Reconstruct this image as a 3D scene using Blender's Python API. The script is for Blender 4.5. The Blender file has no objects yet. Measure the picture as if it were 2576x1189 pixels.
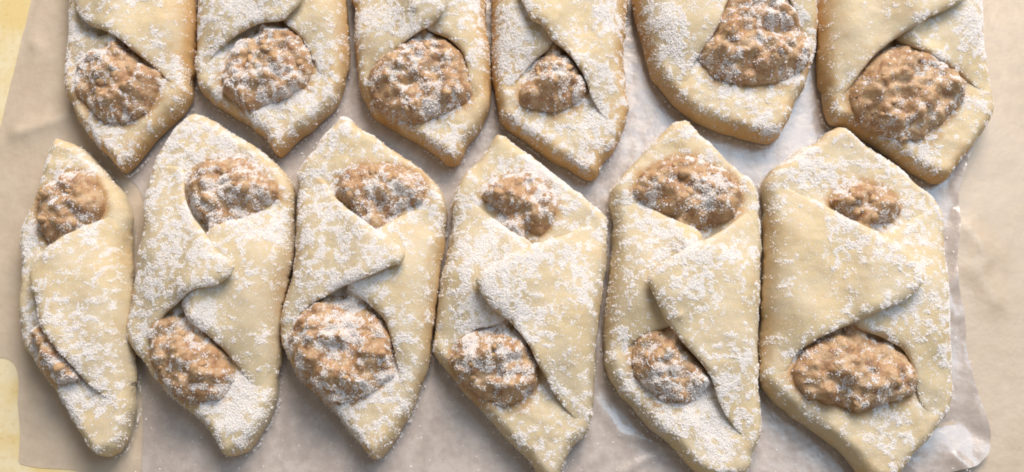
import bpy, math, random
import numpy as np
from mathutils import Vector, Matrix

S = bpy.context.scene
COL = S.collection
MM = 0.001
rng = np.random.default_rng(7)
random.seed(7)

# ------------------------------------------------------------------ camera
HFOV = math.radians(60.0)
TILT = math.radians(15.0)
DIST = 210.0                                   # mm from lens to the middle of the tray
CAM = np.array([0.0, -DIST * math.sin(TILT), DIST * math.cos(TILT)])
cd = bpy.data.cameras.new('camera')
cd.sensor_width = 36.0
cd.angle = HFOV
cd.clip_start = 0.005
cd.clip_end = 20.0
cam = bpy.data.objects.new('camera', cd)
COL.objects.link(cam)
cam.location = CAM * MM
cam.rotation_euler = (TILT, 0, 0)
S.camera = cam

# ------------------------------------------------------------------ world, lamps, exposure
W = bpy.data.worlds.new('World')
S.world = W
W.use_nodes = True
W.node_tree.nodes['Background'].inputs[0].default_value = (1.0, 0.92, 0.84, 1)
W.node_tree.nodes['Background'].inputs[1].default_value = 0.25


def area(name, loc, target, size, energy, color, size_y=None):
    l = bpy.data.lights.new(name, 'AREA')
    l.energy = energy
    l.color = color
    l.size = size
    if size_y:
        l.shape = 'RECTANGLE'
        l.size_y = size_y
    o = bpy.data.objects.new(name, l)
    COL.objects.link(o)
    o.location = loc
    d = Vector(target) - Vector(loc)
    o.rotation_euler = d.to_track_quat('-Z', 'Y').to_euler()
    return o


area('ceiling_lamp', (0.22, 0.76, 0.68), (0, 0, 0), 0.60, 15.8, (1.0, 0.87, 0.75), 0.42)
area('window_light', (0.36, 0.26, 0.71), (0, 0, 0), 0.50, 2.7, (0.56, 0.77, 1.0), 0.36)
S.view_settings.view_transform = 'Standard'
S.view_settings.look = 'None'
S.view_settings.exposure = 0.0
S.view_settings.gamma = 1.0
S.cycles.filter_width = 1.9                    # the soft pixels of a phone camera


# ------------------------------------------------------------------ numpy helpers
def at(u, v, z=0.0):
    """a pixel of the 2576 x 1189 view of the photograph -> the point at height z (mm)"""
    hw = math.tan(HFOV / 2)
    xn = (u / 2576.0 - 0.5) * 2 * hw
    yn = (0.5 - v / 1189.0) * 2 * hw * 1189.0 / 2576.0
    st, ct = math.sin(TILT), math.cos(TILT)
    d = np.array([xn, st + yn * ct, -ct + yn * st])
    t = (z - CAM[2]) / d[2]
    p = CAM + d * t
    return p[0], p[1]


def hsh(ix, iy, seed):
    h = (ix.astype(np.int64) * 374761393 + iy.astype(np.int64) * 668265263 + seed * 974634613) & 0xFFFFFFFF
    h = ((h ^ (h >> 13)) * 1274126177) & 0xFFFFFFFF
    h = ((h ^ (h >> 16)) * 2246822519) & 0xFFFFFFFF
    return ((h ^ (h >> 15)) & 0xFFFFFF) / float(0xFFFFFF)


def vnoise(x, y, seed=0):
    ix, iy = np.floor(x), np.floor(y)
    fx, fy = x - ix, y - iy
    fx = fx * fx * fx * (fx * (fx * 6 - 15) + 10)
    fy = fy * fy * fy * (fy * (fy * 6 - 15) + 10)
    a, b = hsh(ix, iy, seed), hsh(ix + 1, iy, seed)
    c, d = hsh(ix, iy + 1, seed), hsh(ix + 1, iy + 1, seed)
    return (a * (1 - fx) + b * fx) * (1 - fy) + (c * (1 - fx) + d * fx) * fy


def fbm(x, y, seed=0, oct=4):
    s, a, n = 0, 0.5, 0
    for k in range(oct):
        s = s + a * vnoise(x * 2 ** k + 17.3 * k, y * 2 ** k - 9.1 * k, seed + k * 31)
        n += a
        a *= 0.55
    return s / n


def worley(x, y, seed=0):
    ix, iy = np.floor(x), np.floor(y)
    best = np.full(np.shape(x), 9.0)
    for dx in (-1, 0, 1):
        for dy in (-1, 0, 1):
            cx, cy = ix + dx, iy + dy
            px = cx + hsh(cx, cy, seed)
            py = cy + hsh(cx, cy, seed + 77)
            best = np.minimum(best, (px - x) ** 2 + (py - y) ** 2)
    return np.sqrt(best)


def chaikin(p, n=2):
    p = np.asarray(p, float)
    for i in range(n):
        q = np.roll(p, -1, 0)
        w = 0.16 if i == 0 else 0.25                # keep the corners fairly crisp
        p = np.stack([(1 - w) * p + w * q, w * p + (1 - w) * q], 1).reshape(-1, 2)
    return p


def sdf_poly(poly, X, Y):
    """signed distance, positive inside"""
    shp = X.shape
    x, y = X.ravel(), Y.ravel()
    best = np.full(x.shape, 1e18)
    inside = np.zeros(x.shape, bool)
    n = len(poly)
    for i in range(n):
        ax, ay = poly[i]
        bx, by = poly[(i + 1) % n]
        ex, ey = bx - ax, by - ay
        L = ex * ex + ey * ey + 1e-12
        t = np.clip(((x - ax) * ex + (y - ay) * ey) / L, 0, 1)
        dx, dy = x - ax - t * ex, y - ay - t * ey
        best = np.minimum(best, dx * dx + dy * dy)
        cond = (ay > y) != (by > y)
        with np.errstate(divide='ignore', invalid='ignore'):
            xi = ax + (y - ay) * ex / (ey if abs(ey) > 1e-12 else 1e-12)
        inside ^= cond & (x < xi)
    d = np.sqrt(best)
    return np.where(inside, d, -d).reshape(shp)


def blur(a, sig):
    r = int(max(1, round(sig * 3)))
    k = np.exp(-0.5 * (np.arange(-r, r + 1) / sig) ** 2)
    k /= k.sum()
    b = np.pad(a, r, mode='edge')
    b = sum(k[i] * b[i:i + a.shape[0], :] for i in range(2 * r + 1))
    return sum(k[i] * b[:, i:i + a.shape[1]] for i in range(2 * r + 1))


def prof(d, R):
    q = np.clip(1 - d / R, 0, 1)
    return np.sqrt(np.maximum(0, 1 - q * q))


def sstep(a, b, x):
    t = np.clip((x - a) / (b - a), 0, 1)
    return t * t * (3 - 2 * t)


def bil(F, fx, fy):
    ny, nx = F.shape
    fx = np.clip(fx, 0, nx - 1.001)
    fy = np.clip(fy, 0, ny - 1.001)
    ix, iy = fx.astype(int), fy.astype(int)
    tx, ty = fx - ix, fy - iy
    return (F[iy, ix] * (1 - tx) + F[iy, ix + 1] * tx) * (1 - ty) + (F[iy + 1, ix] * (1 - tx) + F[iy + 1, ix + 1] * tx) * ty


# ------------------------------------------------------------------ mesh helpers
def make_mesh(name, V, quads=None, tris=None, mat=None, attrs=None, smooth=True):
    """V in mm"""
    me = bpy.data.meshes.new(name)
    V = np.asarray(V, np.float32) * MM
    me.vertices.add(len(V))
    me.vertices.foreach_set('co', V.ravel())
    lens, idx = [], []
    if quads is not None and len(quads):
        idx.append(np.asarray(quads, np.int32).ravel())
        lens.append(np.full(len(quads), 4, np.int32))
    if tris is not None and len(tris):
        idx.append(np.asarray(tris, np.int32).ravel())
        lens.append(np.full(len(tris), 3, np.int32))
    idx = np.concatenate(idx)
    lens = np.concatenate(lens)
    me.loops.add(len(idx))
    me.loops.foreach_set('vertex_index', idx)
    me.polygons.add(len(lens))
    st = np.concatenate([[0], np.cumsum(lens)[:-1]]).astype(np.int32)
    me.polygons.foreach_set('loop_start', st)
    me.polygons.foreach_set('use_smooth', np.full(len(lens), smooth, bool))
    me.update(calc_edges=True)
    for k, a in (attrs or {}).items():
        at_ = me.attributes.new(k, 'FLOAT', 'POINT')
        at_.data.foreach_set('value', np.asarray(a, np.float32))
    me.validate()
    if mat:
        me.materials.append(mat)
    return me


def link(name, me, parent=None, loc=None):
    o = bpy.data.objects.new(name, me)
    COL.objects.link(o)
    if parent is not None:
        o.parent = parent
    if loc is not None:
        o.location = loc
    return o


def tag(o, label=None, cat=None, group=None, kind=None):
    if label:
        o['label'] = label
    if cat:
        o['category'] = cat
    if group:
        o['group'] = group
    if kind:
        o['kind'] = kind
    return o


def grid_cut(D, g, x0, y0):
    """quads of a raster cut to the zero line of D (positive inside): outside corners slide onto the line.
    returns grid index of each vertex, x, y, quads, boundary edges (ordered as in the quads)"""
    ins = D > 0
    cell = ins[:-1, :-1].astype(int) + ins[1:, :-1] + ins[:-1, 1:] + ins[1:, 1:]
    keep = cell > 0
    # drop cells with a corner too far outside to slide well
    jj, ii = np.nonzero(keep)
    nx = D.shape[1]
    q = np.stack([jj * nx + ii, jj * nx + ii + 1, (jj + 1) * nx + ii + 1, (jj + 1) * nx + ii], 1)
    used, inv = np.unique(q.ravel(), return_inverse=True)
    q = inv.reshape(-1, 4)
    uy, ux = used // nx, used % nx
    gy, gx = np.gradient(D, g)
    x = x0 + ux * g
    y = y0 + uy * g
    d = D[uy, ux]
    out = d <= 0
    gl = np.sqrt(gx[uy, ux] ** 2 + gy[uy, ux] ** 2) + 1e-6
    mv = np.where(out, np.minimum(-d, 1.5 * g), 0)
    x = x + gx[uy, ux] / gl * mv
    y = y + gy[uy, ux] / gl * mv
    e = np.concatenate([q[:, [0, 1]], q[:, [1, 2]], q[:, [2, 3]], q[:, [3, 0]]])
    key = e.min(1).astype(np.int64) * (len(used) + 1) + e.max(1)
    uq, fi, cnt = np.unique(key, return_index=True, return_counts=True)
    be = e[fi[cnt == 1]]
    # relax the vertices just inside the rim so the rim band is even
    isb = np.zeros(len(used), bool)
    isb[be.ravel()] = True
    eu = e[fi]
    near = (~isb) & (d < 3.2 * g)
    for _ in range(6):
        sx, sy, sn = np.zeros(len(x)), np.zeros(len(x)), np.zeros(len(x))
        for a_, b_ in ((0, 1), (1, 0)):
            np.add.at(sx, eu[:, a_], x[eu[:, b_]])
            np.add.at(sy, eu[:, a_], y[eu[:, b_]])
            np.add.at(sn, eu[:, a_], 1)
        x = np.where(near, 0.4 * x + 0.6 * sx / sn, x)
        y = np.where(near, 0.4 * y + 0.6 * sy / sn, y)
    # and even out the rim itself
    for _ in range(2):
        sx, sy, sn = np.zeros(len(x)), np.zeros(len(x)), np.zeros(len(x))
        for a_, b_ in ((0, 1), (1, 0)):
            np.add.at(sx, be[:, a_], x[be[:, b_]])
            np.add.at(sy, be[:, a_], y[be[:, b_]])
            np.add.at(sn, be[:, a_], 1)
        sn = np.maximum(sn, 1)
        x = np.where(isb, 0.5 * x + 0.5 * sx / sn, x)
        y = np.where(isb, 0.5 * y + 0.5 * sy / sn, y)
    return x, y, q, be


# ------------------------------------------------------------------ materials
def nodes(name):
    m = bpy.data.materials.new(name)
    m.use_nodes = True
    nt = m.node_tree
    return m, nt, nt.nodes['Principled BSDF'], nt.nodes['Material Output']


def N(nt, t, **kw):
    n = nt.nodes.new(t)
    for k, v in kw.items():
        if k in n.inputs:
            n.inputs[k].default_value = v
        else:
            setattr(n, k, v)
    return n


def coords(nt):
    tc = N(nt, 'ShaderNodeTexCoord')
    oi = N(nt, 'ShaderNodeObjectInfo')
    mu = N(nt, 'ShaderNodeMath', operation='MULTIPLY')
    mu.inputs[1].default_value = 40.0
    nt.links.new(oi.outputs['Random'], mu.inputs[0])
    return tc.outputs['Object'], mu.outputs[0]


def noise(nt, co, w, scale, detail=4, rough=0.55, dist=0.0):
    n = N(nt, 'ShaderNodeTexNoise', noise_dimensions='4D')
    n.inputs['Scale'].default_value = scale
    n.inputs['Detail'].default_value = detail
    n.inputs['Roughness'].default_value = rough
    n.inputs['Distortion'].default_value = dist
    nt.links.new(co, n.inputs['Vector'])
    if w is not None:
        nt.links.new(w, n.inputs['W'])
    return n.outputs['Fac']


def ramp(nt, fac, a, b, lo=0.0, hi=1.0):
    m = N(nt, 'ShaderNodeMapRange', interpolation_type='SMOOTHSTEP')
    m.inputs['From Min'].default_value = a
    m.inputs['From Max'].default_value = b
    m.inputs['To Min'].default_value = lo
    m.inputs['To Max'].default_value = hi
    nt.links.new(fac, m.inputs['Value'])
    return m.outputs['Result']


def mixc(nt, fac, a, b):
    m = N(nt, 'ShaderNodeMix', data_type='RGBA')
    for i, s in ((6, a), (7, b)):
        if isinstance(s, tuple):
            m.inputs[i].default_value = (*s, 1)
        else:
            nt.links.new(s, m.inputs[i])
    if isinstance(fac, float):
        m.inputs[0].default_value = fac
    else:
        nt.links.new(fac, m.inputs[0])
    return m.outputs[2]


def math_(nt, op, a, b):
    m = N(nt, 'ShaderNodeMath', operation=op)
    for i, s in ((0, a), (1, b)):
        if isinstance(s, (int, float)):
            m.inputs[i].default_value = s
        else:
            nt.links.new(s, m.inputs[i])
    return m.outputs[0]


def attr(nt, name):
    a = N(nt, 'ShaderNodeAttribute')
    a.attribute_name = name
    return a.outputs['Fac']


def bump(nt, h, strength, dist, normal=None):
    b = N(nt, 'ShaderNodeBump')
    b.inputs['Strength'].default_value = strength
    b.inputs['Distance'].default_value = dist
    nt.links.new(h, b.inputs['Height'])
    if normal is not None:
        nt.links.new(normal, b.inputs['Normal'])
    return b.outputs['Normal']


def mat_dough():
    m, nt, p, out = nodes('baked_dough')
    co, w = coords(nt)
    big = noise(nt, co, w, 130, 3, 0.5)
    mid = noise(nt, co, w, 420, 5, 0.6)
    fine = noise(nt, co, w, 2600, 3, 0.6)
    c = mixc(nt, ramp(nt, big, 0.35, 0.68), (0.59, 0.51, 0.37), (0.61, 0.505, 0.325))
    c = mixc(nt, ramp(nt, mid, 0.48, 0.78, 0, 0.3), c, (0.53, 0.39, 0.205))
    br = math_(nt, 'ADD', attr(nt, 'brown'), math_(nt, 'MULTIPLY', math_(nt, 'SUBTRACT', mid, 0.5), 0.7))
    c = mixc(nt, ramp(nt, br, 0.10, 0.95, 0, 0.85), c, (0.53, 0.31, 0.115))
    st = math_(nt, 'ADD', attr(nt, 'stain'), math_(nt, 'MULTIPLY', math_(nt, 'SUBTRACT', mid, 0.5), 0.6))
    c = mixc(nt, ramp(nt, st, 0.25, 1.0, 0, 0.8), c, (0.40, 0.22, 0.085))
    du = math_(nt, 'ADD', attr(nt, 'dust'), math_(nt, 'MULTIPLY', math_(nt, 'SUBTRACT', fine, 0.5), 1.7))
    c = mixc(nt, ramp(nt, du, 0.22, 1.1, 0, 0.66), c, (0.92, 0.90, 0.89))
    nt.links.new(c, p.inputs['Base Color'])
    p.inputs['Roughness'].default_value = 0.62
    p.inputs['Specular IOR Level'].default_value = 0.2
    p.inputs['Subsurface Weight'].default_value = 0.3
    p.inputs['Subsurface Radius'].default_value = (1.0, 0.6, 0.3)
    p.inputs['Subsurface Scale'].default_value = 0.0016
    n1 = bump(nt, mid, 0.35, 0.0006)
    n2 = bump(nt, fine, 0.2, 0.00012, n1)
    nt.links.new(n2, p.inputs['Normal'])
    return m


def mat_filling(nut=False):
    m, nt, p, out = nodes('nut_filling' if not nut else 'chopped_nut')
    co, w = coords(nt)
    big = noise(nt, co, w, 260, 4, 0.6)
    mid = noise(nt, co, w, 800, 5, 0.65)
    fine = noise(nt, co, w, 2600, 3, 0.6)
    if nut:
        c = mixc(nt, ramp(nt, big, 0.3, 0.7), (0.56, 0.38, 0.22), (0.47, 0.29, 0.155))
    else:
        c = mixc(nt, ramp(nt, big, 0.36, 0.64), (0.52, 0.355, 0.205), (0.41, 0.235, 0.115))
        c = mixc(nt, ramp(nt, mid, 0.48, 0.70, 0, 0.8), c, (0.31, 0.145, 0.07))
        c = mixc(nt, ramp(nt, mid, 0.3, 0.42, 0.6, 0), c, (0.56, 0.38, 0.21))
        vo = N(nt, 'ShaderNodeTexVoronoi', voronoi_dimensions='3D', feature='F1')
        vo.inputs['Scale'].default_value = 560
        wv_ = N(nt, 'ShaderNodeVectorMath', operation='ADD')
        wc = N(nt, 'ShaderNodeCombineXYZ')
        nt.links.new(math_(nt, 'MULTIPLY', mid, 0.0016), wc.inputs[0])
        nt.links.new(math_(nt, 'MULTIPLY', fine, 0.0008), wc.inputs[1])
        nt.links.new(co, wv_.inputs[0])
        nt.links.new(wc.outputs[0], wv_.inputs[1])
        nt.links.new(wv_.outputs[0], vo.inputs['Vector'])
        sp = N(nt, 'ShaderNodeSeparateColor')
        nt.links.new(vo.outputs['Color'], sp.inputs[0])
        c = mixc(nt, ramp(nt, sp.outputs[0], 0.55, 0.95, 0, 0.45), c, (0.62, 0.47, 0.31))
        c = mixc(nt, ramp(nt, sp.outputs[1], 0.75, 0.95, 0, 0.5), c, (0.31, 0.15, 0.08))
        dk = noise(nt, co, w, 640, 2, 0.5)
        c = mixc(nt, ramp(nt, dk, 0.70, 0.74, 0, 0.85), c, (0.05, 0.03, 0.03))
    if not nut:
        du = math_(nt, 'ADD', attr(nt, 'dust'), math_(nt, 'MULTIPLY', math_(nt, 'SUBTRACT', fine, 0.5), 1.6))
        c = mixc(nt, ramp(nt, du, 0.45, 1.15, 0, 0.55), c, (0.88, 0.85, 0.83))
    nt.links.new(c, p.inputs['Base Color'])
    p.inputs['Roughness'].default_value = 0.36
    p.inputs['Specular IOR Level'].default_value = 0.4
    p.inputs['Subsurface Weight'].default_value = 0.15
    p.inputs['Subsurface Radius'].default_value = (1.0, 0.5, 0.25)
    p.inputs['Subsurface Scale'].default_value = 0.001
    n1 = bump(nt, mid, 0.7, 0.0008)
    if not nut:
        n1 = bump(nt, math_(nt, 'SUBTRACT', 1.0, vo.outputs['Distance']), 0.35, 0.0007, n1)
    n2 = bump(nt, fine, 0.5, 0.0002, n1)
    nt.links.new(n2, p.inputs['Normal'])
    return m


def mat_sugar():
    m, nt, p, out = nodes('powdered_sugar')
    co, w = coords(nt)
    c = mixc(nt, noise(nt, co, w, 900, 2), (0.90, 0.87, 0.86), (0.95, 0.93, 0.93))
    nt.links.new(c, p.inputs['Base Color'])
    p.inputs['Roughness'].default_value = 0.8
    p.inputs['Specular IOR Level'].default_value = 0.2
    tr = N(nt, 'ShaderNodeBsdfTranslucent')
    nt.links.new(c, tr.inputs['Color'])
    mx = N(nt, 'ShaderNodeMixShader')
    mx.inputs[0].default_value = 0.2
    nt.links.new(p.outputs[0], mx.inputs[1])
    nt.links.new(tr.outputs[0], mx.inputs[2])
    nt.links.new(mx.outputs[0], out.inputs['Surface'])
    return m


def mat_paper(name, a, b, alpha, rough, spec=0.5):
    m, nt, p, out = nodes(name)
    tc = N(nt, 'ShaderNodeTexCoord')
    co = tc.outputs['Object']
    big = noise(nt, co, None, 60, 4, 0.6)
    mid = noise(nt, co, None, 330, 5, 0.65)
    fib = noise(nt, co, None, 1500, 4, 0.6)
    f = math_(nt, 'ADD', math_(nt, 'MULTIPLY', big, 0.5), math_(nt, 'MULTIPLY', mid, 0.5))
    c = mixc(nt, ramp(nt, f, 0.38, 0.62), a, b)
    nt.links.new(c, p.inputs['Base Color'])
    p.inputs['Roughness'].default_value = rough
    nt.links.new(ramp(nt, mid, 0.35, 0.65, rough - 0.07, rough + 0.1), p.inputs['Roughness'])
    p.inputs['Specular IOR Level'].default_value = spec
    p.inputs['Alpha'].default_value = alpha
    n0 = bump(nt, big, 0.6, 0.0012)
    n1 = bump(nt, mid, 0.4, 0.00025, n0)
    n2 = bump(nt, fib, 0.25, 0.00004, n1)
    nt.links.new(n2, p.inputs['Normal'])
    return m


def mat_table():
    m, nt, p, out = nodes('yellow_tabletop')
    tc = N(nt, 'ShaderNodeTexCoord')
    co = tc.outputs['Object']
    a = noise(nt, co, None, 90, 4, 0.6)
    b = noise(nt, co, None, 700, 4, 0.6)
    c = mixc(nt, ramp(nt, a, 0.4, 0.62), (0.70, 0.56, 0.27), (0.74, 0.66, 0.45))
    c = mixc(nt, ramp(nt, b, 0.5, 0.7, 0, 0.35), c, (0.56, 0.38, 0.13))
    nt.links.new(c, p.inputs['Base Color'])
    p.inputs['Roughness'].default_value = 0.45
    nt.links.new(bump(nt, b, 0.3, 0.0002), p.inputs['Normal'])
    return m


DOUGH, FILL, NUT, SUGAR = mat_dough(), mat_filling(), mat_filling(True), mat_sugar()
PAPER_LO = mat_paper('tan_waxed_paper', (0.60, 0.50, 0.385), (0.66, 0.56, 0.445), 0.82, 0.36)
PAPER_HI = mat_paper('grey_waxed_paper', (0.43, 0.375, 0.345), (0.56, 0.50, 0.465), 0.95, 0.24, 0.85)
TABLE = mat_table()


# ------------------------------------------------------------------ tabletop and waxed paper
def slab(name, x0, x1, y0, y1, z0, z1, mat):
    V = [(x, y, z) for z in (z0, z1) for x, y in ((x0, y0), (x1, y0), (x1, y1), (x0, y1))]
    Q = [(3, 2, 1, 0), (4, 5, 6, 7), (0, 1, 5, 4), (1, 2, 6, 5), (2, 3, 7, 6), (3, 0, 4, 7)]
    return link(name, make_mesh(name, V, Q, None, mat, None, False))


tag(slab('tabletop', -450, 450, -300, 400, -30, -1.4, TABLE), kind='structure',
    label='yellow mottled tabletop under the waxed paper')


def ridge(X, Y, pts, w, h, z=0.0):
    """a raised crease along a pixel polyline"""
    best = np.full(X.shape, 1e9)
    P = [at(u, v, z) for u, v in pts]
    for (ax, ay), (bx, by) in zip(P[:-1], P[1:]):
        ex, ey = bx - ax, by - ay
        t = np.clip(((X - ax) * ex + (Y - ay) * ey) / (ex * ex + ey * ey), 0, 1)
        best = np.minimum(best, np.hypot(X - ax - t * ex, Y - ay - t * ey))
    return h * np.exp(-(best / w) ** 1.3)


def sheet(name, poly_px, z_of, mat, g, serr=None):
    P = np.array([at(u, v, 0) for u, v in poly_px])
    x0, y0 = P.min(0) - 2 * g
    x1, y1 = P.max(0) + 2 * g
    X, Y = np.meshgrid(np.arange(x0, x1, g), np.arange(y0, y1, g))
    D = sdf_poly(P, X, Y)
    x, y, q, be = grid_cut(D, g, x0, y0)
    z = z_of(x, y)
    n = len(x)
    V = np.concatenate([np.stack([x, y, z], 1), np.stack([x, y, z - 0.07], 1)])
    m = 2 * n                                               # the cut edge has its own vertices, so it stays square
    side = np.stack([be[:, 1] + m, be[:, 0] + m, be[:, 0] + m + n, be[:, 1] + m + n], 1)
    used, inv = np.unique(side, return_inverse=True)
    V = np.concatenate([V, V[used - m]])
    Q = np.concatenate([q, q[:, ::-1] + n, inv.reshape(-1, 4) + m])
    me = make_mesh(name, V, Q, None, mat)
    return link(name, me)


# serrated torn edge of the lower sheet on the left
saw = []
a, b = np.array([86.0, -60.0]), np.array([-12.0, 335.0])
for k in range(54):
    t = k / 53
    p = a * (1 - t) + b * t
    saw.append((p[0] + (4.0 if k % 2 else -2.0), p[1]))
lo_px = saw + [(-90, 380), (-90, 893), (10, 900), (32, 915), (40, 960), (36, 1010), (43, 1090), (38, 1168), (90, 1178), (170, 1182),
               (420, 1240), (1200, 1330), (2760, 1330), (2760, -560), (140, -560)]


LOP = np.array([at(u, v, 0) for u, v in lo_px])


def z_lo(x, y):
    z = -1.02 + 0.3 * (fbm(x / 28, y / 28, 5, 3) - 0.5)
    z = z + ridge(x, y, [(-60, 345), (60, 330), (170, 292), (300, 270)], 2.2, 1.3)
    z = z + ridge(x, y, [(100, -20), (62, 95), (84, 112)], 1.2, 0.8)
    z = z + ridge(x, y, [(2440, 575), (2486, 640), (2470, 690), (2505, 760)], 3.0, 1.1)
    z = z + ridge(x, y, [(2470, 610), (2440, 680)], 1.6, 0.5)
    k = sstep(0, 5, sdf_poly(LOP, x, y))            # the rim lies down on the table
    return np.minimum(z * k + (-1.3) * (1 - k), 2.0)


tag(sheet('waxed_paper', lo_px, z_lo, PAPER_LO, 1.0),
    'large tan waxed paper sheet with torn saw edge lying on the yellow tabletop', 'waxed paper')

hi_px = [(345, 470), (362, 520), (352, 700), (352, 900), (356, 1060), (350, 1240), (900, 1300), (1700, 1290), (2200, 1260), (2330, 1205),
         (2455, 1172), (2484, 1140), (2488, 1095), (2470, 1030), (2448, 960), (2432, 890), (2428, 815), (2416, 760), (2404, 700), (2404, 640), (2412, 560), (2408, 480),
         (2440, 380), (2430, 120), (2420, -100), (2420, -480), (300, -480), (180, -300), (190, 0), (200, 200), (250, 380)]
HIP = np.array([at(u, v, 0) for u, v in hi_px])


def z_hi(x, y):
    z = -0.32 + 0.5 * (fbm(x / 22, y / 22, 11, 4) - 0.5)
    z = z - 0.35 * np.exp(-np.abs(worley(x / 14, y / 14, 3) - 0.45) / 0.05) * 0.3
    k = np.maximum(sstep(0, 6, sdf_poly(HIP, x, y)), sstep(-90, -60, x))
    z = z * k + (z_lo(x, y) + 0.12) * (1 - k)
    # right border curls up
    e = sdf_poly(HIP, x, y)
    right = sstep(at(2290, 600)[0], at(2400, 600)[0], x)
    z = z + right * (1.1 * np.exp(-(np.maximum(e, 0) / 2.2) ** 1.6) * (0.6 + 0.8 * vnoise(y / 9, y * 0, 4)) + 1.0 * (fbm(x / 7, y / 9, 61, 3) - 0.5))
    for pts, w, h in (([(1500, 1010), (1560, 1090), (1660, 1120)], 1.0, 0.5),
                      ([(1560, 1189), (1640, 1150), (1690, 1120)], 0.7, 0.6),
                      ([(2260, 1150), (2310, 1189), (2340, 1230)], 0.9, 0.9),
                      ([(2400, 1150), (2440, 1189)], 1.5, 0.9),
                      ([(1500, 850), (1512, 930), (1530, 970)], 0.8, 0.5),
                      ([(2400, 690), (2370, 745), (2400, 800)], 1.2, 0.7),
                      ([(2330, 1080), (2420, 1060), (2480, 1110)], 2.2, -0.8)):
        z = z + ridge(x, y, pts, w, h)
    return z


tag(sheet('waxed_paper', hi_px, z_hi, PAPER_HI, 0.8),
    'glossy grey crinkled waxed paper directly under the pastries, right border curling up', 'waxed paper')

# ------------------------------------------------------------------ the pastries
G = 0.45           # raster step, mm
TH = 3.2           # dough sheet thickness


def cropper(ox, oy, f):
    k = 0.78922
    return lambda pts: [((ox + x / f) * k, (oy + y / f) * k) for x, y in pts]


ident = lambda pts: pts
A_ = cropper(0, 0, 1.9822)
B_ = cropper(800, 0, 1.9822)
C_ = cropper(1500, 0, 1.9822)
D_ = cropper(2364, 0, 1.9822)
E_ = cropper(0, 400, 1.0756)
F_ = cropper(800, 350, 1.0286)
G_ = cropper(1350, 400, 1.0757)
H_ = cropper(1850, 350, 1.0286)
I_ = cropper(2364, 350, 1.0289)


def grains(P, R, name, mat, parent=None):
    """many tiny faceted grains in one mesh; P (n,3) mm, R (n,)"""
    n = len(P)
    base = np.array([(1, 0, -0.25), (0, 1, -0.25), (-1, 0, -0.25), (0, -1, -0.25), (0, 0, 0.55)])
    tri = np.array([(0, 1, 4), (1, 2, 4), (2, 3, 4), (3, 0, 4)])
    ang = rng.uniform(0, 6.283, n)
    sc = rng.uniform(0.7, 1.3, (n, 5, 1))
    b = base[None] * sc
    ca, sa = np.cos(ang)[:, None], np.sin(ang)[:, None]
    V = np.stack([b[:, :, 0] * ca - b[:, :, 1] * sa, b[:, :, 0] * sa + b[:, :, 1] * ca, b[:, :, 2]], 2)
    V = V * R[:, None, None] + P[:, None, :]
    T = tri[None] + (np.arange(n) * 5)[:, None, None]
    me = make_mesh(name, V.reshape(-1, 3), None, T.reshape(-1, 3), mat, None, True)
    return link(name, me, parent)


def nut_meshes():
    out = []
    for s in range(5):
        r = np.random.default_rng(100 + s)
        V, T = [], []
        nl, nm = 5, 8
        V.append((0, 0, 1))
        for i in range(1, nl):
            th = math.pi * i / nl
            for j in range(nm):
                ph = 2 * math.pi * j / nm
                V.append((math.sin(th) * math.cos(ph), math.sin(th) * math.sin(ph), math.cos(th)))
        V.append((0, 0, -1))
        for j in range(nm):
            T.append((0, 1 + j, 1 + (j + 1) % nm))
            T.append((len(V) - 1, len(V) - 1 - nm + (j + 1) % nm, len(V) - 1 - nm + j))
        for i in range(nl - 2):
            for j in range(nm):
                a0, a1 = 1 + i * nm + j, 1 + i * nm + (j + 1) % nm
                T += [(a0, a0 + nm, a1), (a1, a0 + nm, a1 + nm)]
        V = np.array(V) * r.uniform(0.72, 1.2, (len(V), 1)) * np.array([1.25, 0.95, 0.7])
        out.append(make_mesh('nut_piece', V, None, T, NUT))
    return out


NUTS = nut_meshes()


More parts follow.
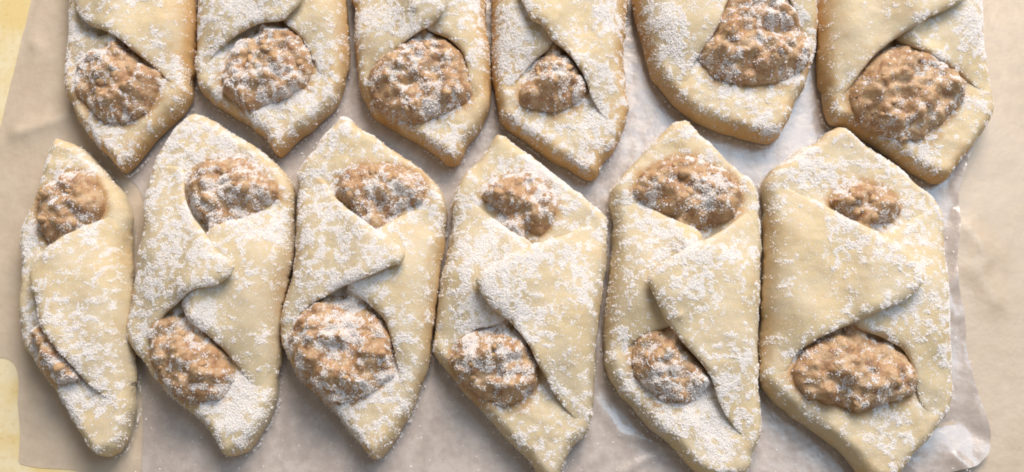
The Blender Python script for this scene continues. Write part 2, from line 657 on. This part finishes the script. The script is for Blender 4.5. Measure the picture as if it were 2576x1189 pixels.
def pastry(label, seed, out_px, flapL, flapR, over, fills, sugar=1.0, brown=0.35, height=1.0, wob=0.45, drifts=()):
    """out_px, flapL, flapR, fills: outlines in pixels of the 2576 x 1189 view"""
    OP = chaikin([at(u, v, 2.5) for u, v in out_px], 2)
    FP = {'L': chaikin([at(u, v, 9.5) for u, v in flapL], 2), 'R': chaikin([at(u, v, 9.5) for u, v in flapR], 2)}
    FI = [chaikin([at(u, v, 7.0) for u, v in f], 2) for f in fills]
    x0, y0 = OP.min(0) - 3
    x1, y1 = OP.max(0) + 3
    cx, cy = (x0 + x1) / 2, (y0 + y1) / 2
    X, Y = np.meshgrid(np.arange(x0, x1, G), np.arange(y0, y1, G))
    wobble = wob * (fbm(X / 3.6, Y / 3.6, seed, 4) - 0.5) * 2
    Do = sdf_poly(OP, X, Y) + wobble - 0.45
    Dos = blur(Do, 1.6 / G)
    puff = 1.5 * (fbm(X / 9, Y / 9, seed + 1, 2) - 0.5) + 0.55 * (fbm(X / 3, Y / 3, seed + 2, 3) - 0.5)
    hb = (6.8 + puff) * (0.9 + 0.1 * height)
    Bz = 1.3 + (hb - 1.3) * prof(Do + 0.15, 2.8)
    # filling lumps
    Df = np.full(X.shape, -99.0)
    for f in FI:
        Df = np.maximum(Df, sdf_poly(f, X, Y) + 0.8)
    if len(FI) == 2:                              # the paste runs on under the flaps
        (ax, ay), (bx, by) = FI[0].mean(0), FI[1].mean(0)
        ex, ey = bx - ax, by - ay
        t = np.clip(((X - ax) * ex + (Y - ay) * ey) / (ex * ex + ey * ey), 0, 1)
        Df = np.maximum(Df, 3.0 - np.hypot(X - ax - t * ex, Y - ay - t * ey))
    Df = np.minimum(Df, Do - 1.0) + 2.4 * (fbm(X / 4.2, Y / 4.2, seed + 5, 4) - 0.5)
    lump = prof(Df, 6.5) ** 1.35
    wv = 1 - np.clip(worley(X / 3.4 + 0.4 * fbm(X / 2, Y / 2, seed + 3, 2), Y / 3.4, seed + 9), 0, 1)
    wv2 = 1 - np.clip(worley(X / 1.6, Y / 1.6, seed + 19), 0, 1)
    Fz = Bz - 0.25 + lump * (4.4 * height + 2.0 * (wv - 0.45) + 0.3 * (wv2 - 0.5) + 4.2 * (fbm(X / 4.8, Y / 4.8, seed + 6, 2) - 0.5) + 0.8 * (fbm(X / 1.5, Y / 1.5, seed + 8, 3) - 0.5))
    fill_in = Df > 0
    # folded flaps
    core = 7.5 * height + 1.6 * (fbm(X / 11, Y / 11, seed + 7, 2) - 0.5)
    under = np.maximum(core, np.where(fill_in, Fz, 0) - 0.2)
    lay = {}
    order = ['L', 'R'] if over == 'R' else ['R', 'L']
    Dd, Dfree, Wm, Dend = {}, {}, {}, {}
    for k in ('L', 'R'):
        w2 = 0.5 * (fbm(X / 4, Y / 4, seed + (40 if k == 'L' else 60), 3) - 0.5)
        Dfree[k] = sdf_poly(FP[k], X, Y) + w2
        cond = (np.abs(Do) < 0.7) & (np.abs(Dfree[k]) < 0.9)
        Dend[k] = np.full(X.shape, 99.0)
        if cond.any():
            for qx, qy in np.stack([X[cond], Y[cond]], 1)[:60]:
                Dend[k] = np.minimum(Dend[k], np.hypot(X - qx, Y - qy))
        Dd[k] = np.minimum(Dfree[k], Do - 0.5 + 1.1 * sstep(0.5, 9.0, Dend[k]))
    crinkle = 0.7 * (fbm(X / 5, Y / 5, seed + 23, 3) - 0.5)
    Hs = {}
    for n_, k in enumerate(order):
        U = blur(under, (1.6 if n_ == 0 else 2.6) / G)
        Hk = np.maximum(U, blur(under, 0.6 / G) - (0.4 if n_ == 0 else 1.5)) + TH + crinkle * (1 if n_ else 0.6)
        # a soft sag of the sheet toward its free edge
        Hk = Hk + (0.5 if n_ else -0.8) * np.exp(-np.maximum(Dfree[k], 0) / 3.5)
        pr = prof(np.maximum(Dos, 0.5 * Do) + 0.7, 7.5)
        Hk = 0.9 + (Hk - 0.9) * pr
        # at the ends of the fold the sheet melts into the base
        wm = sstep(0.0, 19.0, Dend[k])
        Wm[k] = 0.12 + 0.88 * wm
        Hk = (Bz - 0.15) * (1 - wm) + np.maximum(Hk, Bz + 0.2) * wm
        Hs[k] = Hk
        e = np.maximum(Dd[k], 0)
        raw = np.where(Dd[k] > 0, Hk / np.maximum(pr, 0.25), 0)
        under = np.maximum(under, np.where(Dd[k] > -0.2, np.minimum(raw, core + 8), 0))
    r_lip = 2.7

    def lip(e):
        return (TH / 2) * (1 - prof(np.maximum(e, 0), r_lip))

    DR = [(*at(u, v, 8.0), r, a) for u, v, r, a in drifts]

    # sugar density (used by both the fine dusting and the grains)
    def dens(x, y):
        wx = 1.1 * (fbm(x / 1.3, y / 1.3, seed + 311, 3) - 0.5)
        wy = 1.1 * (fbm(x / 1.3, y / 1.3, seed + 312, 3) - 0.5)
        n1 = fbm(x / 7.5, y / 7.5, seed + 301, 3)
        n2 = fbm((x + wx) / 1.25, (y + wy) / 1.25, seed + 302, 4)
        dr = 0
        for ax_, ay_, r_, a_ in DR:
            dr = dr + a_ * np.exp(-((x - ax_) ** 2 + (y - ay_) ** 2) / (r_ * r_))
        return dr + 0.36 * n1 + 0.64 * n2 + 0.08 * (sugar - 1) + 0.02 * sstep(0.55, 0.95, np.abs(y - cy) / ((y1 - y0) / 2))

    gx = lambda x: (x - x0) / G
    gy = lambda y: (y - y0) / G
    sam = lambda F, x, y: bil(F, gx(x), gy(y))

    root = bpy.data.objects.new('nut_pastry', None)
    COL.objects.link(root)
    root.empty_display_size = 0.01
    root.location = (cx * MM, cy * MM, 0)
    tag(root, label, 'pastry', 'folded nut pastries on the waxed paper')
    off = np.array([cx, cy, 0])

    def edge_brown(x, y, z):
        do = sam(Do, x, y)
        b = brown * (0.22 + 1.35 * np.exp(-np.maximum(do, 0) / 2.6))
        # tips bake darker
        ty = np.abs(y - cy) / ((y1 - y0) / 2)
        b = b + brown * 0.55 * sstep(0.72, 0.98, ty)
        return b + 0.42 * (fbm(x / 6, y / 6, seed + 71, 3) - 0.5)

    # ---- base
    x, y, q, be = grid_cut(Do, G, x0, y0)
    z = sam(Bz, x, y)
    d = sam(Do, x, y)
    n = len(x)
    gyD, gxD = np.gradient(Do, G)
    bi = np.unique(be)
    ring = {b: n + i for i, b in enumerate(bi)}
    nxv, nyv = sam(gxD, x[bi], y[bi]), sam(gyD, x[bi], y[bi])
    l = np.hypot(nxv, nyv) + 1e-6
    rx, ry = x[bi] + nxv / l * 0.9, y[bi] + nyv / l * 0.9
    z[bi] = np.minimum(z[bi], 1.6)
    V = np.concatenate([np.stack([x, y, z], 1), np.stack([rx, ry, np.full(len(bi), 0.02)], 1)])
    lut = np.full(n, -1)
    lut[bi] = np.arange(n, n + len(bi))
    side = np.stack([be[:, 1], be[:, 0], lut[be[:, 0]], lut[be[:, 1]]], 1)
    dist_f = sam(Df, V[:, 0], V[:, 1])
    stain = np.exp(-np.maximum(-dist_f, 0) / (0.7 + 3.2 * fbm(V[:, 0] / 4, V[:, 1] / 4, seed + 91, 3) ** 1.5))
    at_ = {'brown': edge_brown(V[:, 0], V[:, 1], V[:, 2]), 'stain': stain,
           'dust': sstep(0.45, 0.68, dens(V[:, 0], V[:, 1])) * (0.25 + 0.75 * sstep(0.1, 1.6, sam(Do, V[:, 0], V[:, 1])))}
    link('dough_base', make_mesh('dough_base', V - off, np.concatenate([q, side]), None, DOUGH, at_), root)
    # ---- filling
    Dfv = Df
    if (Dfv > 0).any():
        x, y, q, be = grid_cut(Dfv, G, x0, y0)
        z = sam(Fz, x, y)
        b_ = np.unique(be)
        z[b_] = sam(Bz, x[b_], y[b_]) - 0.9
        V = np.stack([x, y, z], 1)
        at_ = {'dust': sstep(0.47, 0.68, dens(x, y))}
        fo = link('filling', make_mesh('filling', V - off, q, None, FILL, at_), root)
        # chopped nuts pressed into the paste
        for f in FI:
            c0 = f.mean(0)
            rr = np.sqrt(((f - c0) ** 2).sum(1)).mean()
            for k in range(5):
                a_, r_ = rng.uniform(0, 2 * math.pi), rr * math.sqrt(rng.uniform(0, 0.75))
                px, py = c0[0] + r_ * math.cos(a_), c0[1] + r_ * math.sin(a_)
                if sam(Df, np.array([px]), np.array([py]))[0] < 1.2:
                    continue
                if max(sam(Dd['L'], np.array([px]), np.array([py]))[0], sam(Dd['R'], np.array([px]), np.array([py]))[0]) > 0.3:
                    continue
                pz = sam(Fz, np.array([px]), np.array([py]))[0]
                s = rng.uniform(0.6, 1.3)
                o = link('nut_piece', NUTS[rng.integers(5)], fo)
                o.location = ((px - cx) * MM, (py - cy) * MM, (pz - 0.3 * s) * MM)
                o.rotation_euler = rng.uniform(-0.5, 0.5), rng.uniform(-0.5, 0.5), rng.uniform(0, 6.28)
                o.scale = (s, s, s)
    # ---- flaps
    for k in order:
        if not (Dd[k] > 0).any():
            continue
        x, y, q, be = grid_cut(Dd[k], G, x0, y0)
        H = sam(Hs[k], x, y)
        e = sam(Dd[k], x, y)
        bi = np.unique(be)
        e[bi] = 0
        lp = lip(e) * sam(Wm[k], x, y)
        zt = H - lp
        zb = np.maximum(H - TH + lip(e), 0.15)
        zb = np.minimum(zb, zt - 0.01)
        n = len(x)
        isb = np.zeros(n, bool)
        isb[bi] = True
        zt[isb] = np.maximum(zt[isb], 0.25)
        zb = np.minimum(zb, np.maximum(zt - 0.01, 0.1))
        # underside shares the rim
        idx = np.arange(n)
        inner = np.nonzero(~isb)[0]
        idx[inner] = n + np.arange(len(inner))
        V = np.concatenate([np.stack([x, y, zt], 1), np.stack([x[inner], y[inner], zb[inner]], 1)])
        Q = np.concatenate([q, idx[q][:, ::-1]])
        eb = edge_brown(V[:, 0], V[:, 1], V[:, 2])
        ee = sam(Dd[k], V[:, 0], V[:, 1])
        eb = eb + brown * 0.55 * np.exp(-np.maximum(ee, 0) / 1.3)
        at_ = {'brown': eb, 'stain': np.zeros(len(V)), 'dust': sstep(0.45, 0.68, dens(V[:, 0], V[:, 1])) * (0.25 + 0.75 * sstep(0.1, 1.6, sam(Do, V[:, 0], V[:, 1])))}
        link('dough_flap', make_mesh('dough_flap', V - off, Q, None, DOUGH, at_), root)
    # ---- powdered sugar
    nc = int((x1 - x0) * (y1 - y0) * 40)
    px, py = rng.uniform(x0, x1, nc), rng.uniform(y0, y1, nc)
    D = dens(px, py)
    ac = sstep(0.465, 0.67, D) * 0.95 + 0.02 + 0.07 * sstep(0.42, 0.52, D)
    ok = (rng.uniform(0, 1, nc) < ac) & (sam(Do, px, py) > -0.55) & (py < at(1288, -45, 5)[1])
    px, py = px[ok], py[ok]
    do = sam(Do, px, py)
    pz = np.where(do > 0, sam(Bz, px, py), 0.3)
    kind = np.zeros(len(px))
    fz = sam(Fz, px, py)
    fm = sam(Df, px, py) > 0.15
    kind = np.where(fm & (fz > pz), 1, kind)
    pz = np.where(fm, np.maximum(pz, fz), pz)
    for k in order:
        e = sam(Dd[k], px, py)
        t = sam(Hs[k], px, py) - lip(e) * sam(Wm[k], px, py)
        pz = np.where(e > 0.05, np.maximum(pz, np.maximum(t, 0.4)), pz)
        kind = np.where(e > 0.05, 2, kind)
    # steep outer walls hold less, the filling a little less
    keep = rng.uniform(0, 1, len(px)) < np.where(kind == 1, 0.75, 1.0) * (0.4 + 0.6 * sstep(0.0, 1.2, do))
    px, py, pz = px[keep], py[keep], pz[keep]
    R = np.clip(np.exp(rng.normal(math.log(0.108), 0.38, len(px))), 0.05, 0.34)
    P = np.stack([px - cx, py - cy, pz + 0.03 + rng.uniform(0, 0.16, len(px)) * sstep(0.5, 0.64, dens(px, py))], 1)
    tag(grains(P, R, 'powdered_sugar', SUGAR, root), kind='stuff')
    return root


# ---- front row, left to right
pastry('slim pastry at far left turned on its side, one broad flap over its filling', 11,
       E_([(215, 45), (290, 75), (340, 120), (385, 175), (440, 240), (458, 290), (458, 370), (447, 430), (458, 500), (462, 600), (458, 700), (455, 800),
           (468, 900), (472, 960), (460, 1030), (445, 1080), (420, 1120), (380, 1143), (340, 1140), (310, 1110), (270, 1050), (235, 990), (205, 930),
           (175, 890), (140, 855), (115, 800), (85, 775), (76, 740), (78, 700), (74, 660), (76, 600), (76, 540), (84, 500), (78, 460), (75, 400), (90, 340),
           (110, 280), (150, 190), (165, 130), (180, 85), (200, 52)]),
       E_([(60, 380), (95, 390), (125, 430), (200, 500), (200, 600), (160, 690), (140, 720), (145, 760), (110, 785), (60, 780), (40, 600)]),
       E_([(520, 230), (440, 255), (390, 268), (340, 310), (260, 350), (190, 400), (140, 450), (105, 495), (100, 525), (130, 600), (150, 690), (205, 770),
           (265, 850), (300, 895), (370, 950), (440, 985), (540, 990), (560, 600)]),
       'R', [E_([(140, 270), (165, 215), (210, 175), (270, 160), (325, 180), (345, 230), (350, 290), (300, 340), (230, 390), (170, 400), (145, 350)]),
             E_([(120, 700), (150, 690), (210, 740), (270, 840), (275, 875), (220, 880), (160, 860), (130, 800)])],
       sugar=0.9, brown=0.12, drifts=[(180, 1010, 6, .06), (100, 800, 5, .05), (230, 720, 9, -.05), (110, 430, 4, .05)])
pastry('pastry with left flap tip curling up over its middle, right of the slim one', 23,
       [(500, 288), (540, 300), (600, 338), (650, 370), (700, 410), (735, 452), (748, 490), (745, 540), (740, 600), (735, 660), (722, 720), (712, 780),
        (708, 850), (705, 930), (703, 1000), (688, 1050), (660, 1100), (630, 1140), (590, 1155), (563, 1152), (545, 1115), (520, 1080), (480, 1045),
        (430, 1003), (390, 962), (362, 920), (330, 885), (318, 845), (330, 780), (343, 720), (350, 660), (360, 620), (368, 590), (365, 540), (365, 500),
        (380, 450), (395, 400), (420, 360), (450, 320), (475, 295)],
       [(455, 415), (462, 484), (484, 543), (528, 595), (558, 646), (587, 660), (606, 680), (590, 708), (558, 727), (506, 738), (455, 763), (411, 789),
        (382, 822), (360, 881), (330, 915), (270, 900), (270, 430), (380, 400)],
       [(800, 450), (735, 468), (690, 492), (646, 529), (572, 558), (520, 585), (480, 640), (450, 720), (455, 770), (480, 812), (520, 842), (562, 882),
        (602, 935), (630, 975), (670, 1010), (800, 1000)],
       'L', [[(470, 470), (500, 425), (560, 402), (610, 405), (650, 435), (685, 470), (690, 500), (660, 530), (620, 550), (580, 570), (530, 575), (505, 550), (485, 520)],
             [(378, 835), (392, 802), (440, 798), (492, 825), (532, 852), (570, 900), (582, 950), (550, 998), (500, 1008), (455, 1000), (415, 970), (390, 920)]],
       sugar=1.25, brown=0.2, drifts=[(560, 570, 6, .07), (500, 750, 5, .06), (590, 990, 5, .07), (640, 820, 6, -.05), (560, 360, 6, .05), (640, 640, 7, .03)])
pastry('pastry whose left flap ends in a blunt point above a large round filling', 37,
       F_([(310, 22), (340, 35), (360, 60), (410, 90), (470, 130), (530, 170), (570, 195), (610, 235), (640, 280), (650, 320), (645, 380), (635, 450),
           (620, 530), (612, 600), (605, 680), (595, 760), (580, 850), (560, 930), (530, 1000), (490, 1070), (455, 1120), (430, 1150), (400, 1160),
           (375, 1140), (345, 1090), (300, 1040), (250, 980), (200, 930), (150, 890), (130, 840), (100, 790), (95, 740), (95, 690), (105, 640), (125, 590),
           (140, 540), (150, 470), (150, 400), (150, 320), (155, 260), (148, 220), (170, 180), (205, 145), (225, 110), (260, 65), (285, 35)]),
       F_([(235, 218), (265, 280), (320, 330), (400, 390), (450, 430), (490, 455), (513, 485), (500, 515), (450, 530), (390, 560), (310, 585), (250, 612),
           (190, 640), (155, 670), (135, 740), (100, 800), (20, 790), (60, 220), (170, 195)]),
       F_([(720, 280), (645, 285), (590, 300), (510, 330), (430, 380), (360, 450), (300, 540), (320, 590), (360, 620), (405, 650), (445, 700), (468, 780),
           (478, 860), (495, 930), (530, 990), (620, 1000), (700, 700)]),
       'L', [F_([(275, 270), (300, 235), (350, 205), (420, 190), (490, 195), (540, 215), (570, 260), (560, 295), (510, 320), (450, 350), (400, 365), (350, 345), (310, 320)]),
             F_([(150, 700), (190, 655), (250, 625), (320, 615), (390, 650), (440, 710), (465, 790), (460, 860), (420, 910), (370, 940), (310, 955), (250, 960), (200, 910), (165, 860), (140, 790)])],
       sugar=1.25, brown=0.3, drifts=[(830, 400, 5, .06), (900, 725, 5, .07), (870, 1045, 5, .06), (1040, 780, 5, -.05), (880, 840, 6, .05)])
pastry('pastry with pointed right flap folded across, its lower end cut by photo edge', 53,
       G_([(255, 32), (290, 45), (330, 80), (400, 125), (470, 180), (540, 230), (600, 280), (635, 320), (640, 380), (635, 450), (628, 500), (615, 560),
           (605, 640), (595, 720), (585, 800), (585, 900), (590, 980), (580, 1040), (550, 1080), (510, 1110), (490, 1150), (478, 1190), (465, 1225),
           (425, 1240), (390, 1215), (370, 1180), (345, 1145), (290, 1095), (230, 1030), (185, 970), (130, 930), (100, 880), (60, 830), (22, 790), (30, 740),
           (40, 660), (50, 590), (70, 490), (85, 420), (95, 340), (90, 270), (110, 200), (150, 150), (190, 120), (220, 70), (240, 40)]),
       G_([(20, 230), (95, 240), (170, 252), (240, 310), (310, 370), (370, 390), (400, 470), (380, 560), (320, 640), (240, 690), (180, 690), (130, 730), (60, 765), (-20, 800), (-40, 500)]),
       G_([(720, 300), (635, 325), (560, 335), (480, 375), (400, 400), (330, 440), (250, 480), (172, 535), (195, 580), (240, 640), (300, 680), (350, 740),
           (400, 830), (440, 910), (490, 970), (560, 1060), (700, 1060)]),
       'R', [G_([(200, 240), (240, 200), (300, 175), (370, 170), (420, 200), (440, 260), (430, 330), (390, 370), (340, 350), (290, 310), (240, 280)]),
             G_([(110, 780), (140, 730), (200, 700), (260, 680), (320, 700), (360, 770), (390, 830), (380, 900), (340, 940), (260, 955), (200, 930), (130, 910), (115, 850)])],
       sugar=1.2, brown=0.15, drifts=[(1270, 600, 8, .07), (1190, 820, 5, .07), (1330, 400, 6, .05), (1430, 830, 9, -.06), (1290, 560, 5, .05)])
pastry('pale pastry with wide bean shaped upper filling and right flap on top', 71,
       H_([(320, 38), (355, 42), (375, 65), (420, 110), (460, 150), (510, 195), (560, 230), (580, 270), (590, 340), (595, 430), (590, 540), (585, 640),
           (580, 720), (580, 800), (580, 880), (590, 960), (598, 1040), (590, 1090), (570, 1125), (562, 1180), (530, 1215), (460, 1225), (390, 1205),
           (340, 1165), (290, 1105), (230, 1060), (180, 1000), (130, 950), (90, 890), (72, 820), (75, 740), (85, 650), (95, 560), (105, 450), (105, 380),
           (90, 310), (90, 270), (110, 240), (150, 190), (190, 150), (230, 110), (270, 70), (295, 45)]),
       H_([(20, 260), (90, 275), (180, 290), (260, 330), (330, 370), (400, 400), (430, 480), (400, 600), (330, 700), (270, 720), (200, 740), (140, 790), (110, 850), (20, 880), (10, 600)]),
       H_([(680, 270), (585, 300), (560, 320), (500, 370), (440, 410), (370, 450), (300, 490), (240, 525), (207, 565), (235, 620), (270, 700), (330, 770),
           (390, 830), (430, 880), (450, 940), (490, 1010), (560, 1090), (690, 1080)]),
       'R', [H_([(185, 270), (200, 220), (260, 180), (340, 165), (420, 185), (490, 225), (520, 290), (510, 350), (450, 380), (390, 390), (330, 365), (270, 330), (220, 310)]),
             H_([(175, 800), (200, 755), (250, 730), (310, 740), (350, 790), (390, 840), (415, 890), (400, 930), (340, 950), (270, 950), (210, 910), (180, 860)])],
       sugar=1.15, brown=0.15, drifts=[(1700, 630, 7, .07), (1800, 760, 6, .06), (1760, 1060, 8, .09), (1580, 800, 5, -.07), (1690, 950, 5, .07), (1580, 450, 4, -.06)])
pastry('widest pastry, lower right corner of the group, left flap reaching nearly across', 89,
       I_([(300, 57), (330, 60), (360, 85), (400, 120), (450, 155), (500, 185), (560, 240), (620, 290), (655, 340), (665, 400), (660, 480), (668, 560),
           (670, 650), (675, 740), (685, 850), (692, 940), (680, 1000), (640, 1050), (600, 1100), (560, 1145), (520, 1195), (480, 1235), (420, 1235),
           (380, 1195), (330, 1140), (270, 1085), (200, 1040), (130, 990), (75, 935), (48, 890), (52, 800), (65, 700), (60, 600), (70, 500), (75, 400),
           (62, 310), (58, 240), (85, 200), (130, 170), (180, 130), (230, 110), (265, 80)]),
       I_([(0, 215), (60, 225), (120, 222), (200, 270), (270, 310), (340, 360), (420, 400), (500, 450), (560, 510), (580, 570), (540, 620), (470, 655),
           (390, 690), (320, 720), (250, 750), (190, 790), (160, 850), (120, 880), (0, 905)]),
       I_([(750, 330), (660, 335), (600, 330), (540, 370), (480, 390), (400, 450), (350, 560), (350, 650), (375, 715), (450, 740), (540, 780), (580, 860),
           (595, 950), (640, 1015), (760, 1000)]),
       'L', [I_([(285, 305), (330, 265), (385, 250), (450, 258), (490, 290), (508, 325), (470, 362), (415, 380), (365, 357), (322, 327)]),
             I_([(165, 860), (190, 810), (250, 765), (330, 745), (420, 760), (500, 780), (550, 830), (565, 890), (530, 930), (460, 960), (380, 985), (300, 970), (220, 940), (180, 905)])],
       sugar=0.85, brown=0.25, drifts=[(2060, 430, 8, .10), (2180, 510, 5, .08), (2150, 650, 8, .07), (2330, 800, 7, .10), (1970, 720, 9, -.06), (2180, 1110, 9, -.05)])

# ---- back row, left to right (their far ends lie beyond the frame)
pastry('golden edged pastry at upper left with a smooth round filling', 101,
       A_([(1245, 0), (1245, 150), (1240, 300), (1228, 450), (1232, 540), (1238, 620), (1180, 715), (1080, 805), (1010, 870), (950, 940), (870, 1045),
           (800, 1110), (760, 1100), (730, 1060), (680, 1010), (600, 930), (540, 850), (490, 780), (470, 700), (430, 650), (412, 580), (415, 480), (420, 380),
           (440, 250), (445, 120), (440, 0), (430, -250), (520, -600), (760, -1000), (850, -1040), (950, -900), (1180, -500), (1240, -250)]),
       A_([(330, 90), (440, 110), (520, 140), (640, 220), (760, 120), (800, -100), (640, -300), (300, -500), (250, 0), (300, 400), (420, 405), (500, 370), (600, 320), (700, 275), (800, 180), (640, 100)]),
       A_([(1400, 640), (1160, 610), (1080, 540), (1010, 455), (950, 400), (870, 345), (780, 270), (680, 215), (580, 175), (510, 110), (465, 30), (470, -60), (640, -220), (900, -380), (1300, -520), (1500, 0)]),
       'R', [A_([(490, 450), (530, 370), (620, 310), (740, 290), (840, 340), (890, 420), (1000, 470), (1015, 540), (960, 640), (880, 720), (790, 770), (680, 765), (600, 720), (540, 660), (490, 560)]),
             A_([(640, -500), (760, -660), (900, -640), (1000, -520), (900, -400), (740, -380)])],
       sugar=0.8, brown=0.5, drifts=[(290, 340, 5, .08), (200, 120, 4, .08), (420, 180, 4, .05), (380, 330, 5, -.06)])
pastry('heavily sugared pastry, oval filling under an arched flap, second of the back row', 113,
       [(868, -100), (870, 0), (875, 60), (878, 150), (876, 220), (850, 270), (800, 320), (750, 360), (722, 388), (705, 402), (685, 388), (665, 352),
        (620, 317), (570, 287), (530, 265), (500, 230), (490, 190), (496, 130), (500, 60), (503, 0), (505, -100), (560, -260), (660, -400), (700, -420), (760, -380), (850, -220)],
       [(440, 200), (500, 165), (540, 118), (600, 82), (660, 64), (720, 66), (770, 20), (790, -80), (740, -180), (600, -240), (440, -220)],
       [(950, 260), (860, 240), (815, 200), (790, 150), (760, 95), (720, 62), (640, -20), (600, -80), (680, -180), (820, -240), (960, -240)],
       'L', [[(562, 200), (580, 140), (620, 100), (680, 75), (740, 88), (780, 140), (785, 180), (760, 220), (710, 245), (650, 268), (600, 265), (570, 240)],
             [(620, -240), (680, -280), (740, -260), (770, -220), (720, -190), (650, -190)]],
       sugar=1.2, brown=0.4, drifts=[(690, 80, 4, .06), (720, 245, 5, .10), (620, 20, 6, .05), (540, 240, 3, .05)])
pastry('back row pastry with large arched brown filling and browned pointed tip', 127,
       B_([(600, -200), (620, 0), (640, 60), (658, 150), (655, 250), (660, 350), (665, 480), (680, 580), (720, 670), (770, 760), (860, 810), (940, 860),
           (1040, 910), (1130, 970), (1190, 1000), (1230, 1050), (1270, 1065), (1320, 1050), (1350, 990), (1370, 930), (1420, 880), (1480, 800), (1520, 700),
           (1525, 600), (1512, 480), (1510, 300), (1490, 200), (1480, 0), (1460, -200), (1300, -640), (1100, -960), (1020, -980), (920, -900), (700, -500)]),
       B_([(560, 500), (665, 520), (735, 545), (790, 425), (890, 335), (1030, 245), (1150, 195), (1250, 100), (1280, -150), (1100, -420), (560, -500)]),
       B_([(1650, 720), (1500, 740), (1420, 640), (1375, 520), (1365, 400), (1330, 310), (1240, 230), (1130, 190), (950, 80), (900, -150), (1100, -380), (1600, -500)]),
       'L', [B_([(760, 560), (790, 440), (880, 365), (980, 280), (1100, 215), (1220, 240), (1330, 330), (1365, 430), (1370, 560), (1360, 650), (1250, 690), (1120, 740), (1040, 780), (950, 750), (850, 710), (780, 670)]),
             B_([(900, -560), (1020, -700), (1160, -680), (1240, -540), (1120, -440), (980, -440)])],
       sugar=0.95, brown=0.45, drifts=[(1120, 340, 5, .08), (1030, 120, 5, .05), (1000, 40, 8, .03)])
pastry('back row pastry with small knobbly filling, broad right flap and brown blunt tip', 139,
       C_([(140, -200), (135, 0), (135, 200), (130, 400), (140, 560), (155, 690), (180, 790), (280, 860), (380, 940), (500, 1020), (600, 1070), (680, 1120),
           (750, 1155), (800, 1140), (830, 1090), (850, 1030), (910, 970), (960, 880), (990, 800), (1010, 690), (985, 580), (967, 450), (970, 250), (985, 100),
           (1000, -200), (860, -640), (640, -980), (540, -1000), (440, -900), (220, -560)]),
       C_([(40, -400), (400, -400), (620, -100), (600, 150), (500, 320), (400, 365), (340, 430), (270, 520), (200, 620), (40, 660)]),
       C_([(1200, 780), (900, 770), (830, 690), (755, 590), (720, 490), (650, 400), (590, 340), (510, 290), (450, 205), (375, 170), (345, 90), (300, 0), (290, -110), (460, -330), (1200, -480)]),
       'R', [C_([(320, 640), (330, 570), (380, 480), (420, 400), (520, 345), (620, 375), (690, 470), (720, 560), (690, 630), (600, 670), (530, 700), (470, 680), (390, 670)]),
             C_([(420, -560), (540, -700), (680, -680), (760, -540), (640, -440), (500, -440)])],
       sugar=1.15, brown=0.55, drifts=[(1290, 110, 6, .11), (1330, 320, 5, .08), (1500, 290, 4, .07), (1440, 180, 3, .06), (1420, 370, 5, -.05)])
pastry('thick back row pastry with wide open chunky filling and tall pale side wall', 151,
       [(1600, -100), (1590, 0), (1600, 60), (1622, 140), (1640, 200), (1665, 235), (1700, 272), (1750, 310), (1800, 332), (1870, 356), (1930, 366), (1965, 350),
        (1985, 310), (2000, 270), (2030, 220), (2050, 150), (2056, 80), (2048, 0), (2030, -100), (1980, -260), (1880, -400), (1820, -410), (1740, -340), (1630, -220)],
       [(1520, -260), (1760, -240), (1880, -120), (1850, -50), (1830, 0), (1805, 72), (1775, 115), (1745, 155), (1735, 205), (1690, 250), (1600, 280), (1500, 200)],
       [(2140, 180), (2046, 120), (2020, 70), (1990, 20), (1962, -40), (1880, -120), (1850, -200), (2000, -280), (2140, -260)],
       'R', [[(1768, 150), (1775, 90), (1810, 20), (1840, -50), (1960, -50), (1990, 20), (2022, 90), (2032, 140), (2010, 178), (1965, 198), (1900, 212), (1840, 208), (1792, 188)],
             [(1780, -260), (1830, -310), (1890, -300), (1930, -250), (1880, -220), (1820, -220)]],
       sugar=0.95, brown=0.4, height=1.05, drifts=[(1700, 120, 6, .05), (1850, 230, 5, .06), (1820, 290, 7, -.04)])
pastry('lightly sugared pastry at upper right with a big spilling filling and smooth left flap', 163,
       D_([(430, -200), (460, 0), (470, 180), (478, 260), (477, 400), (490, 550), (520, 750), (560, 800), (640, 815), (700, 850), (780, 900), (880, 960),
           (960, 1020), (1040, 1080), (1120, 1130), (1200, 1165), (1290, 1165), (1335, 1100), (1400, 1020), (1470, 930), (1540, 820), (1590, 720), (1580, 620),
           (1550, 500), (1522, 350), (1505, 200), (1500, 50), (1490, -200), (1330, -640), (1080, -980), (960, -1000), (860, -920), (560, -560)]),
       D_([(300, -500), (1100, -420), (1420, -100), (1390, 0), (1340, 60), (1200, 130), (1060, 210), (930, 280), (850, 345), (780, 425), (710, 510), (640, 610), (570, 720), (440, 780), (300, 400)]),
       D_([(1700, 640), (1560, 560), (1470, 480), (1360, 420), (1250, 395), (1110, 325), (1000, 275), (900, 100), (900, -200), (1200, -420), (1700, -400)]),
       'L', [D_([(690, 570), (760, 470), (850, 385), (920, 305), (1010, 275), (1120, 325), (1230, 395), (1340, 450), (1400, 540), (1390, 640), (1320, 710), (1250, 780), (1150, 840), (1040, 870), (950, 850), (850, 830), (770, 790), (720, 680)]),
             D_([(800, -560), (940, -700), (1080, -680), (1180, -540), (1040, -440), (880, -440)])],
       sugar=0.7, brown=0.42, drifts=[(2430, 70, 5, .12), (2330, 400, 6, .09), (2170, 120, 13, -.08), (2420, 290, 4, .08), (2320, 200, 6, .05)])

# ---- a little sugar fallen on the paper
n = 2400
px, py = rng.uniform(-85, 105, n), rng.uniform(-60, 60, n)
R = np.clip(np.exp(rng.normal(math.log(0.13), 0.4, n)), 0.06, 0.35)
P = np.stack([px, py, z_hi(px, py) + R * 0.4], 1)
tag(grains(P, R, 'spilled_sugar', SUGAR), 'specks of powdered sugar fallen on the waxed paper between the pastries', 'sugar', kind='stuff')
